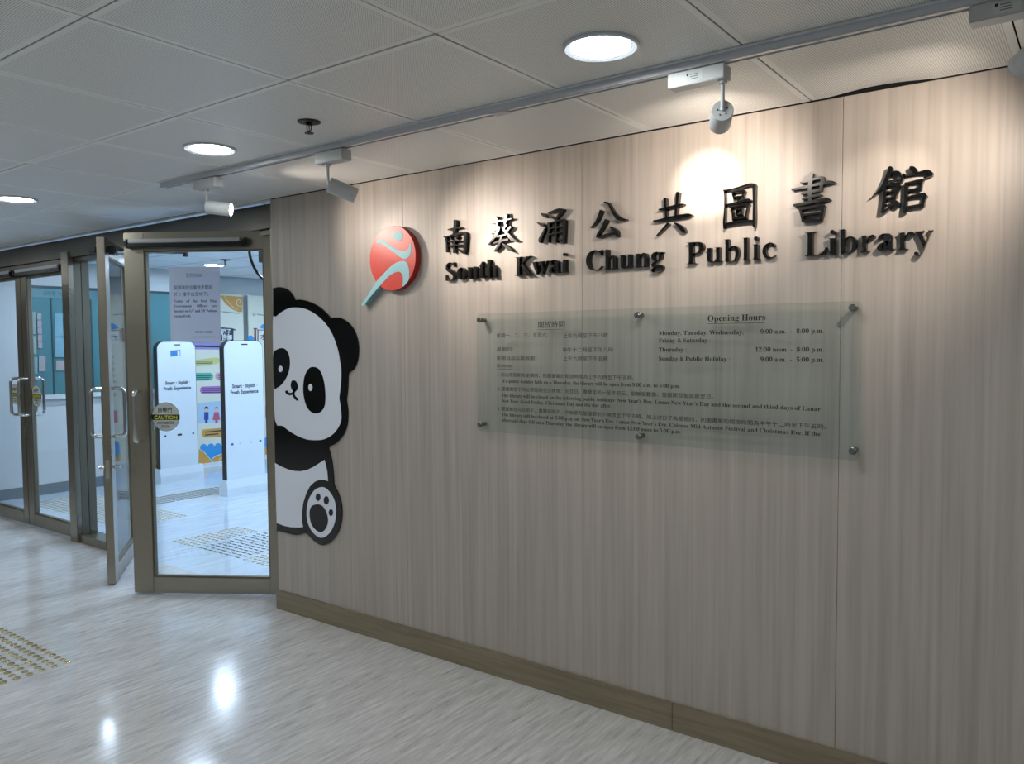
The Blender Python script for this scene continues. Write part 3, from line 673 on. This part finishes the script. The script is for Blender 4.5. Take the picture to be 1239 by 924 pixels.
for x0, x1, y in ((651, 683.3, 398.6), (601, 620, 446), (856, 924.5, 391.5)):
    a, b = on(x0, y, 1, YG), on(x1, y, 1, YG); ul.box(a.x, b.x, YG-.0008, YG-.0003, a.z-.0012, a.z+.0004)
ul.build('text_underlines', M_INK, gs)['kind'] = 'stuff'

# ================================================================== things on the doors
def leaf_frame(o, d, n, off):   # u along leaf from free edge, v height, d depth
    return lambda u, v, dd: (o.x+d.x*u+n.x*(off+dd), o.y+d.y*u+n.y*(off+dd), v)
LF = leaf_frame(oR, dR, nR, .0045)
pn = thing('paper_notice', 'white paper notice with Chinese and English print on the open glass door', 'paper notice', (0, 0, 0))
MB().prism([(.262,1.513),(.566,1.500),(.572,1.945),(.266,1.950)], LF, 0, .0008).build('sheet', M_PAPER, pn)
mb = MB(); G = '#3a3d44'
def nt(s, u0, u1, v, size, serif_=True): put_text(mb, serif(s) if serif_ else s, u0, u1, v, size, LF, .0014)
nt('告示 Notice', .368, .465, 1.895, .021, True)
nt('葵興政府合署洗手間設', .290, .524, 1.818, .028, False); nt('於 1 樓平台及地下。', .290, .500, 1.780, .026, False)
for k, ws in enumerate((('Toilets', 'of', 'the', 'Kwai', 'Hing'), ('Government', 'Offices', 'are'))):
    v = 1.742-k*.029
    us = ((.290,.342),(.364,.384),(.402,.430),(.452,.488),(.508,.546)) if k == 0 else ((.290,.395),(.428,.488),(.522,.546))
    for w_, (u0, u1) in zip(ws, us): nt(w_, u0, u1, v, .0225)
nt('located on G/F and 1/F Podium', .290, .546, 1.684, .0225); nt('respectively.', .290, .392, 1.655, .0225)
nt('南葵涌公共圖書館', .412, .520, 1.562, .0145, False); nt('South Kwai Chung Public Library', .398, .538, 1.536, .0098)
mb.prism([(.366,1.889),(.467,1.889),(.467,1.8905),(.366,1.8905)], LF, .001, .0014)
mb.build('printed_text', mat('grey_ink', G, .7), pn, recalc=False)['kind'] = 'stuff'
M_STK = mat('sticker_grey', '#e6ebe7', .5); translucent(M_STK, .4); M_YEL = mat('sticker_yellow', '#e3e04a', .5); M_SBL = mat('sticker_dark', '#1d2526', .5)
def sticker(fr, u, v, r, label, sx=1.0):
    t = thing('caution_sticker', label, 'sticker', (0, 0, 0), 0, 'round caution stickers on the glass doors')
    MB().prism(ell(u, v, r*sx, r, 40), fr, 0, .0008).build('sticker_rim', M_SBL, t)
    MB().prism(ell(u, v, r*.975*sx, r*.975, 40), fr, .0009, .0012).build('sticker_face', M_STK, t)
    b = [(u-r*.97*sx, v-r*.22), (u+r*.97*sx, v-r*.22), (u+r*.97*sx, v+r*.15), (u-r*.97*sx, v+r*.15)]
    MB().prism(b, fr, .0013, .0016).build('dark_band', M_SBL, t)
    m1 = MB(); put_text(m1, 'CAUTION', u-r*.82*sx, u+r*.82*sx, v-r*.165, r*.36, fr, .0021, .02); m1.build('yellow_lettering', M_YEL, t, recalc=False)
    m2 = MB(); put_text(m2, '自動門', u-r*.52*sx, u+r*.45*sx, v+r*.34, r*.36, fr, .0021, .01)
    put_text(m2, 'AUTOMATIC', u-r*.62*sx, u+r*.60*sx, v-r*.50, r*.25, fr, .0021, .02); put_text(m2, 'DOOR', u-r*.30*sx, u+r*.30*sx, v-r*.76, r*.25, fr, .0021, .02)
    m2.build('black_lettering', M_SBL, t, recalc=False)['kind'] = 'stuff'; return t
sticker(LF, .217, 1.068, .086, 'round grey CAUTION AUTOMATIC DOOR sticker with yellow lettering on the open right door')
fr2 = lambda u, v, d: (u, cy-.0045-d, v)
sticker(fr2, -6.95, 1.085, .088, 'round caution sticker on the closed glass door right of its handle')
sticker(fr2, -7.36, 1.085, .088, 'round caution sticker on the closed glass door at the left photo edge')

# cables and small fittings by the door heads
p0 = [on(301, 296, 1, 2.95), on(303, 312, 1, 2.98), on(310, 328, 1, 3.0), on(320, 339, 1, 3.0), on(332, 346, 1, 3.0), on(345, 348, 1, 3.0)]
tag(MB().tube(smooth_line([tuple(p) for p in p0], 4), .0085, 8).build('black_cable', M_BLK, smooth=True), 'thick black cable hanging behind the open right door', 'cable')
p0 = [on(145, 300, 1, 2.95), on(145.5, 318, 1, 2.95), on(147, 338, 1, 2.95), on(151, 352, 1, 2.95), on(154, 380, 1, 2.95)]
tag(MB().tube(smooth_line([tuple(p) for p in p0], 4), .0085, 8).build('black_cable', M_BLK, smooth=True), 'black cable hanging between the two open doors', 'cable')
p0 = [on(133, 318, 1, 2.95), on(134, 335, 1, 2.95), on(135, 352, 1, 2.95)]
tag(MB().tube(smooth_line([tuple(p) for p in p0], 4), .0085, 8).build('black_cable', M_BLK, smooth=True), 'short black cable behind the open left door', 'cable')

# sprinklers ----------------------------------------------------------
def sprinkler(x, y, z, label, s=1.0):
    t = thing('fire_sprinkler', label, 'sprinkler', (x, y, z), 0, 'ceiling fire sprinklers')
    D = mat('dark_bronze', '#33302e', .4, .7)
    MB().lathe([(.036*s, 0), (.035*s, -.003*s), (.024*s, -.006*s), (.012*s, -.004*s), (.012*s, .0)], 28).build('escutcheon', D, t, True)
    MB().lathe([(.008*s, -.004*s), (.008*s, -.012*s)], 12).build('body', D, t, True)
    f = MB()
    for sg in (-1, 1): f.tube([(sg*.009*s, 0, -.008*s), (sg*.011*s, 0, -.018*s), (sg*.008*s, 0, -.028*s), (0, 0, -.033*s)], .0016*s, 6)
    f.build('frame_arms', D, t)
    MB().tube([(0, 0, -.010*s), (0, 0, -.031*s)], .0017*s, 8).build('glass_bulb', mat('red_bulb', '#b3232b', .2), t)
    MB().lathe([(.004*s, -.033*s), (.014*s, -.035*s), (.014*s, -.037*s), (.004*s, -.037*s)], 16).build('deflector', D, t, True)
    return t
sprinkler(-2.31, 1.897, H-.0001, 'dark metal fire sprinkler in the corridor ceiling between two downlights', 1.15)
q = on(272.5, 314, 2, IH); sprinkler(q.x, q.y, IH, 'small sprinkler in the library ceiling seen through the door', 1.5)

# ================================================================== library contents
# phone-shaped kiosks -------------------------------------------------
def kiosk(x, y0, label, card):
    t = thing('phone_kiosk', label, 'kiosk', (x, y0, 0), 0, 'white phone-shaped kiosks inside the library')
    W_, Hh, D, r = .452, 1.372, .085, .085; z0 = .155
    def outl(ins):
        o = []
        for qu, qv, a0 in ((W_-r, z0+Hh-r, 0), (r, z0+Hh-r, 90)):
            for k in range(7): a = R(a0+15*k); o.append((qu+(r-ins)*math.cos(a), qv+(r-ins)*math.sin(a)))
        return [(W_-ins, z0)]+o+[(ins, z0)]
    fr = lambda u, v, d: (d, u, v)
    MB().prism(outl(0), fr, -.070, -.004).build('body', M_BLK, t)
    MB().prism(outl(.006), fr, -.0039, 0.0).build('screen_face', M_KIOSK, t)
    MB().prism([(W_*.44, z0+Hh-.045), (W_*.60, z0+Hh-.045), (W_*.60, z0+Hh-.034), (W_*.44, z0+Hh-.034)], fr, .0001, .0015).build('speaker_slot', M_BLK, t)
    m1 = MB(); put_text(m1, 'Smart · Stylish ·', .085, .375, z0+.905, .052, fr, .001, .03); put_text(m1, 'Fresh Experience', .065, .385, z0+.845, .052, fr, .001, .03)
    m1.build('printed_text', mat('navy_ink', '#1c2836', .6), t, recalc=False)['kind'] = 'stuff'
    if card:
        MB().prism([(.155, z0+1.205), (.27, z0+1.215), (.27, z0+1.28), (.155, z0+1.27)], fr, .0001, .001).build('blue_card', mat('blue_print', '#3f86c9', .5), t)
        MB().prism([(.235, z0+1.215), (.262, z0+1.217), (.262, z0+1.272), (.235, z0+1.27)], fr, .0011, .0014).build('card_window', M_KIOSK, t)
    for k, (u, wd, c) in enumerate(((.06, .02, M_BLK), (.21, .05, M_BLK), (.385, .02, M_BLK)) if card else ((.06, .022, mat('blue_port', '#1e3fa0', .4)), (.15, .014, M_RING), (.28, .014, M_RING), (.385, .02, M_BLK))):
        MB().box(0.0001, .002, u, u+wd, z0+.342, z0+.362).build('port', c, t)
    b = MB(); y0_, y1_ = -.085, W_+.052
    P = [(.02, 0.0), (.02, .075), (.002, z0), (-.095, z0), (-.125, .075), (-.125, 0.0)]
    b.prism(P, lambda u, v, d: (u, d, v), -.008, W_+.05); b.build('plinth', M_KIOSK, t)
    return t
kiosk(-8.088, 4.545, 'left white phone-shaped kiosk with a small blue card picture near its top', True)
kiosk(-6.868, 4.54, 'right white phone-shaped kiosk without a card picture', False)

# printed exhibition boards ------------------------------------------
XB = -8.84
FB = lambda u, v, d: (XB+d, u, v)
def bp(pts): return [(lambda q: (q.y, q.z))(on(x, y, 0, XB)) for x, y in pts]
cream = mat('board_cream', '#e6e8d6', .6); gold = mat('board_ochre', '#d9a24c', .6); wline = mat('board_white', '#eef2ee', .6)
navy = mat('board_navy', '#1d2c48', .6); lilac = mat('board_lilac', '#9f96cf', .6); yel = mat('board_yellow', '#d5d487', .6); grn = mat('board_green', '#57b8a0', .6)
pink = mat('board_pink', '#d9a4b8', .6); pur = mat('board_purple', '#b57fc4', .6); sky = mat('board_sky', '#b5d3ec', .6); sea = mat('board_sea', '#2f9be0', .6); brown = mat('board_brown', '#7a2f2c', .6)
def flat(par, nm, pts, m_, lv): return MB().prism(bp(pts), FB, .0012*lv, .0012*lv+.0008).build(nm, m_, par)
b1 = thing('exhibition_board', 'tall printed board with ochre swirl, coloured speech bubbles and blue waves', 'display board', (0, 0, 0), 0, 'printed boards along the library wall')
MB().box(XB-.02, XB, 5.26, 6.14, .03, 2.115).build('panel', cream, b1)
MB().box(XB-.03, XB+.16, 5.22, 6.20, 0, .03).build('base', M_KIOSK, b1)
flat(b1, 'ochre_swirl', [(265,357),(293.3,359),(293,377.5),(289,377.5),(281,374),(273,367.5),(268,361)], gold, 0)
m1 = MB(); m1.prism(bp(ribbon(smooth_line([(289.5,366,.6),(291,363.8,.6),(288.8,362.2,.6),(286.3,364.5,.6),(286.5,368.5,.6),(290,370.5,.6),(293,369.5,.6)], 3))), FB, .0024, .0028)
m1.prism(bp(ribbon(smooth_line([(271.5,358,.5),(275,364,.5),(280,370,.5),(287,374.6,.5)], 3))), FB, .0024, .0028); m1.build('swirl_lines', wline, b1)
flat(b1, 'dark_sign', [(266,397.5),(282.5,399),(282.5,412),(266,412)], navy, 0)
flat(b1, 'sign_roof', [(266,395.6),(281,397),(285.5,398.6),(285.5,399.6),(266,398.2)], navy, 1)
m1 = MB(); a_, b_ = on(267.5, 404.5, 0, XB), on(279.5, 404.5, 0, XB)
put_text(m1, '親子', a_.y, b_.y, a_.z, .085, FB, .003, .02); a_, b_ = on(269, 411, 0, XB), on(281, 411, 0, XB); put_text(m1, '閱讀', a_.y, b_.y, a_.z, .075, FB, .003, .02); m1.build('sign_print', wline, b1, recalc=False)
flat(b1, 'logo_print', [(266,376.2),(268,376.3),(268,377.5),(266,377.3)], grn, 0)
flat(b1, 'caption_print', [(269,376.4),(289,378.6),(289,379.6),(269,377.6)], mat('board_grey', '#8e9a92', .6), 0)
flat(b1, 'lilac_header', [(231,413),(272.5,413.5),(272.5,423),(231,422.5)], lilac, 0)
flat(b1, 'header_text', [(236,417.5),(271,418.4),(271,420.4),(236,419.6)], navy, 1)
for nm, P, c_, tx in (('yellow_bubble', [(236,435.5),(262,432),(265,434),(265,438),(262,440.5),(236,443)], yel, (237, 436.5, 258)),
                  ('green_bubble', [(236,451),(255.5,451),(258,454),(257.5,458),(255,460),(236,460.5)], grn, (237, 454, 255)),
                  ('pink_bubble', [(262,451),(272,450.5),(272,459.5),(263,459.5),(260.5,457),(260.5,453.5)], pink, (264, 454, 271.5)),
                  ('purple_bubble', [(244,467.5),(272,466.5),(272,475.5),(244,476.5),(242,473.5),(242,470)], pur, (245, 469.5, 271))):
    o = flat(b1, nm, P, c_, 0); mm = MB()
    for k in range(3 if tx[1] < 460 or nm == 'purple_bubble' else 2):
        y_ = tx[1]+k*2.3; mm.prism(bp([(tx[0], y_), (tx[2]-k, y_-.2), (tx[2]-k, y_+.7), (tx[0], y_+.9)]), FB, .0024, .0028)
    mm.build('bubble_print', navy, b1)['kind'] = 'stuff'
flat(b1, 'sky_picture', [(239.5,487.5),(272,484.5),(272,510.5),(239.5,512)], sky, 0)
def child(cx_, cy_, body, hair, skirt):
    mm = flat(b1, 'child_body', [(cx_-2.6,cy_+4.5),(cx_+2.6,cy_+4.3),(cx_+(4.6 if skirt else 2.8),cy_+13.5),(cx_,cy_+14.6),(cx_-(4.8 if skirt else 2.8),cy_+13.8)], body, 1)
    flat(b1, 'child_face', ell(cx_, cy_+1.6, 2.0, 2.3, 12), mat('board_skin', '#e8c6b0', .6), 2)
    flat(b1, 'child_hair', [(cx_-2.4,cy_+1),(cx_-1.9,cy_-1.7),(cx_,cy_-2.5),(cx_+1.9,cy_-1.7),(cx_+2.4,cy_+.8),(cx_,cy_-.2)], hair, 3)
    flat(b1, 'child_legs', [(cx_-1.4,cy_+14.4),(cx_+1.4,cy_+14.3),(cx_+1.6,cy_+17.5),(cx_-1.6,cy_+17.8)], body, 1)
child(249.6, 494, mat('board_blue', '#26479c', .6), mat('board_hair', '#14181c', .6), False)
child(261.8, 494, mat('board_rose', '#c4607a', .6), mat('board_hair_pink', '#d98aa2', .6), True)
flat(b1, 'gold_bubble', [(245.5,519.5),(272,517),(272,528.5),(246.5,529.3),(244,526.5),(244,522)], gold, 0)
flat(b1, 'bubble_print', [(248,522),(271,519.6),(271,521.2),(248,523.4)], navy, 1); flat(b1, 'bubble_print', [(248,525.4),(264,524),(264,525.4),(248,526.8)], navy, 1)
sea_top = []
for i, cx_ in enumerate((246.5, 255.3, 264, 272.5)):
    for k in range(5): a = math.pi-k*math.pi/4; sea_top.append((cx_+4.3*math.cos(a), 541-i*.5-4.3*math.sin(a)))
flat(b1, 'sea_waves', [(p[0], p[1]) for p in sea_top if p[0] < 276]+[(276,562),(240.5,562)], sea, 0)
flat(b1, 'dune', [(240.5,543),(246,546.5),(251,552),(255.5,557.5),(261,562.3),(240.5,562.5)], gold, 1)
flat(b1, 'dune', [(256.5,555),(262,551.5),(268,549.5),(276,549.5),(276,562),(262,562)], gold, 1)
m1 = MB(); m1.prism(bp(ribbon(smooth_line([(240.5,542.6,.7),(246,546,.7),(251,551.5,.7),(255.5,557,.7),(262,562,.7)], 3))), FB, .0036, .004)
m1.prism(bp(ribbon(smooth_line([(256,555,.7),(262,551,.7),(270,549,.7)], 3))), FB, .0036, .004)
m1.prism(bp(ribbon(smooth_line([(272,560,.6),(267,559,.6),(265.5,555.5,.6),(269,552.5,.6),(273,554,.6)], 3))), FB, .0036, .004); m1.build('dune_lines', wline, b1)
b2 = thing('exhibition_board', 'printed board with small red ring logo, blue clouds and dark red pillars', 'display board', (0, 0, 0), 0, 'printed boards along the library wall')
MB().box(XB-.02, XB, 6.215, 7.09, .03, 2.115).build('panel', cream, b2); MB().box(XB-.03, XB+.16, 6.23, 7.07, 0, .03).build('base', M_KIOSK, b2)
m1 = MB(); m1.prism(bp(ribbon([(307.6+1.5*math.cos(a), 380+1.7*math.sin(a), .7) for a in [k*math.pi/6 for k in range(12)]])), FB, .0012, .002); m1.build('ring_logo', mat('board_red', '#b8403c', .6), b2)
flat(b2, 'caption_print', [(311,379.5),(320,380.8),(320,382),(311,380.8)], mat('board_grey', '#8e9a92', .6), 0)
flat(b2, 'blue_cloud', [(314,396.5),(317,392.5),(320,391),(323,390.5),(327,391),(327,398),(320,398)], sea, 0)
flat(b2, 'blue_cloud', [(299.5,408),(302,405.5),(305,406),(307,408.5),(307,412.5),(299.5,412.5)], sea, 0)
flat(b2, 'red_pillar', [(307.5,398),(309.8,398),(310,412.5),(307.3,412.5)], brown, 1); flat(b2, 'red_pillar', [(311.5,398.8),(312.6,398.8),(312.6,412.5),(311.3,412.5)], brown, 1)
flat(b2, 'pillar_cap', [(306.3,396.8),(311.5,397),(311,398.2),(306.8,398)], brown, 2); flat(b2, 'plaque', [(312.8,399.6),(330,400),(330,413.8),(312.8,413.2)], wline, 0)
flat(b2, 'plaque_edge', [(310.5,398.6),(330,399),(330,399.8),(310.5,399.4)], brown, 3)
m1 = MB(); a_, b_ = on(315, 410.5, 0, XB), on(320.5, 410.5, 0, XB); put_text(m1, '才', a_.y, b_.y, a_.z, .085, FB, .003, .02)
a_, b_ = on(321.6, 410.5, 0, XB), on(327, 410.5, 0, XB); put_text(m1, '俊', a_.y, b_.y, a_.z, .085, FB, .003, .02); m1.build('plaque_print', M_INK, b2, recalc=False)
m1 = MB()
for k, s in enumerate(('七', '八', '九', '十', '10', '11', '12')):
    a_ = on(320.8, 431+k*7.2, 0, XB); put_text(m1, s, a_.y, a_.y+.045, a_.z, .05, FB, .002, .01)
m1.build('calendar_print', M_INK, b2, recalc=False)['kind'] = 'stuff'
flat(b2, 'rose_figure', [(321,491),(326,491),(326,505),(321,505)], mat('board_rose', '#c4607a', .6), 0)
flat(b2, 'sea_waves', [(320.5,530),(323,526),(328,526),(328,552),(320.5,545)], sea, 0); flat(b2, 'dune', [(320.5,540),(328,548),(328,551),(320.5,551)], gold, 1)
# papers posted on the teal window
def sheet(x0, y0, x1, y1, c_, label, rows=0):
    P = [(lambda q: (q.y, q.z))(on(x, y, 0, -8.46)) for x, y in ((x0, y1), (x1, y1), (x1, y0), (x0, y0))]
    t = thing('posted_sheet', label, 'paper notice', (0, 0, 0), 0, 'sheets posted on the teal window')
    fr = lambda u, v, d: (-8.46+d, u, v); MB().prism(P, fr, 0, .001).build('sheet', c_, t)
    if rows:
        mm = MB(); u0, u1, v0, v1 = P[0][0], P[1][0], P[0][1], P[2][1]
        for k in range(rows):
            v = v1-(v1-v0)*(k+.7)/(rows+.4); mm.prism([(u0+.02, v), (u1-.02, v), (u1-.02, v+.006), (u0+.02, v+.006)], fr, .0011, .0016)
        mm.build('printed_lines', mat('board_grey', '#8e9a92', .6), t)['kind'] = 'stuff'
pw = mat('sheet_grey_green', '#8fa9a4', .7); pb_ = mat('sheet_blue', '#78a6b4', .7); pp_ = mat('sheet_pink', '#a8a1a3', .7)
sheet(35, 377, 43, 404, pw, 'tall pale green sheet at the upper left of the teal window', 9)
sheet(36.5, 406.5, 44, 428, pw, 'pale green sheet below the tall one on the teal window', 6)
for k, nm in enumerate(('top', 'second', 'third', 'fourth', 'lowest')): sheet(44.8+k*.3, 379+k*8.6, 50+k*.3, 386.5+k*8.6, pp_, '%s note of the vertical row of small notes on the teal window' % nm, 2)
sheet(66, 379, 79, 407, pb_, 'large pale blue sheet at the right of the teal window', 0); sheet(66.5, 408, 79.5, 432, pb_, 'pale blue sheet under the large one at the right', 0)
sheet(37, 432, 45.5, 452, pb_, 'blue sheet low on the left of the teal window', 3); sheet(47, 430, 55, 449, pp_, 'pinkish sheet low in the middle of the teal window', 2)
sheet(68, 436, 79.5, 448, pp_, 'pinkish sheet low at the right of the teal window', 1)

# wet-floor sign -------------------------------------------------------
wfm = mat('yellow_plastic', '#d8b416', .4); ws = thing('wet_floor_sign', 'yellow folding wet floor sign standing behind the left kiosk', 'floor sign', (-8.38, 4.66, 0))
for sg in (-1, 1):
    fr = lambda u, v, d, sg=sg: (sg*(.10*(1-v/.56)+.004)+d*sg, u, v)
    MB().prism([(-.14, 0), (-.10, 0), (-.085, .05), (.085, .05), (.10, 0), (.14, 0), (.085, .50), (.05, .56), (-.05, .56), (-.085, .50)], fr, 0, .012).build('panel', wfm, ws)
MB().prism([(.0, .30), (.035, .22), (-.035, .22)], lambda u, v, d: (.10*(1-v/.56)+.019+d, u, v), 0, .002).build('warning_triangle', M_INK, ws)
mm = MB(); put_text(mm, 'WET', -.07, .07, .15, .06, lambda u, v, d: (.10*(1-v/.56)+.02, u, v), 0, .02); mm.build('lettering', mat('red_ink', '#b8301f', .6), ws, recalc=False)

# small grey box under the library ceiling at the door
q = on(319, 306, 1, 3.1)
tag(MB().box(q.x-.03, q.x+.03, 3.08, 3.12, q.z-.06, IH-.0003, .004).build('sensor_box', mat('grey_plastic', '#8d979c', .5)), 'small grey box high behind the open right door', 'sensor')
# operator arm seen through the glass of the right leaf
a_, b_ = on(183, 304.5, 1, 3.05), on(224, 305.5, 1, 3.25)
ar = thing('door_closer_arm', 'dark closer arm seen through the top left of the open right door', 'door closer', (0, 0, 0))
MB().tube([a_, b_], .010, 8).build('arm', mat('dark_steel', '#3b3f42', .35, .8), ar, True)
MB().tube([Vector((b_.x, b_.y, IH-.0003)), b_-Vector((0, 0, .03))], .018, 12).build('pivot', M_BLK, ar, True)

# ------------------------------------------------------------------ tactile studs
M_TAC = mat('brass_stud', '#b3a67c', .25, .9); M_TACB = mat('steel_stud_library', '#b9b39c', .3, .7)
def tactile(name_lab, pts, m_, bars=(), rad=.0165):
    t = thing('tactile_paving', name_lab, 'tactile paving')
    me = None
    for i, (x, y) in enumerate(pts[:300]):
        if me is None:
            o = MB().lathe([(rad, 0), (rad*.96, .0016), (rad*.78, .0042), (rad*.5, .0052), (rad*.15, .0054)], 12).build('stud', m_, t, True); me = o.data
        else: o = link('stud', me, t)
        o.location = (x, y, .0002)
    if len(pts) > 300:
        mb = MB()
        for x, y in pts[300:]: mb.lathe([(rad, 0), (rad*.78, .0042), (rad*.3, .0052)], 7, (x, y, .0002))
        o = mb.build('stud_field', m_, t, True); o['kind'] = 'stuff'
    bm_ = {}
    for x, y, lx, ly in bars:
        k = (lx, ly)
        if k not in bm_:
            o = MB().box(-lx/2, lx/2, -ly/2, ly/2, 0, .005, .0018).build('guide_bar', m_, t); bm_[k] = o.data
        else: o = link('guide_bar', bm_[k], t)
        o.location = (x, y, .0002)
    return t
tactile('patch of brass warning studs on the corridor floor at the left edge', [(-3.895-.05*i, 1.70-.0545*j) for j in range(12) for i in range(16)], M_TAC)
warn = [(-5.64+.05*i, 3.27+.05*j) for i in range(6) for j in range(12)]+[(-4.75+.05*i, 3.27+.05*j) for i in range(12) for j in range(12)]
bars = [(-5.30+.065*i+(.02 if j % 2 else 0), 3.27+.05*j, .040, .012) for i in range(8) for j in range(12)]
tactile('patch of warning studs and guide bars inside, behind the open right door', warn, M_TACB, bars)
far = [(-6.40-.05*i, 3.27+.05*j) for i in range(36) for j in range(12)]
tactile('long patch of warning studs inside, seen behind the closed doors', far, M_TACB)
tactile('raised guide strips on the library floor in front of the left kiosk', [], M_TACB, [(-7.09-.075*i, 3.98+.30*j, .022, .28) for i in range(5) for j in range(5)])
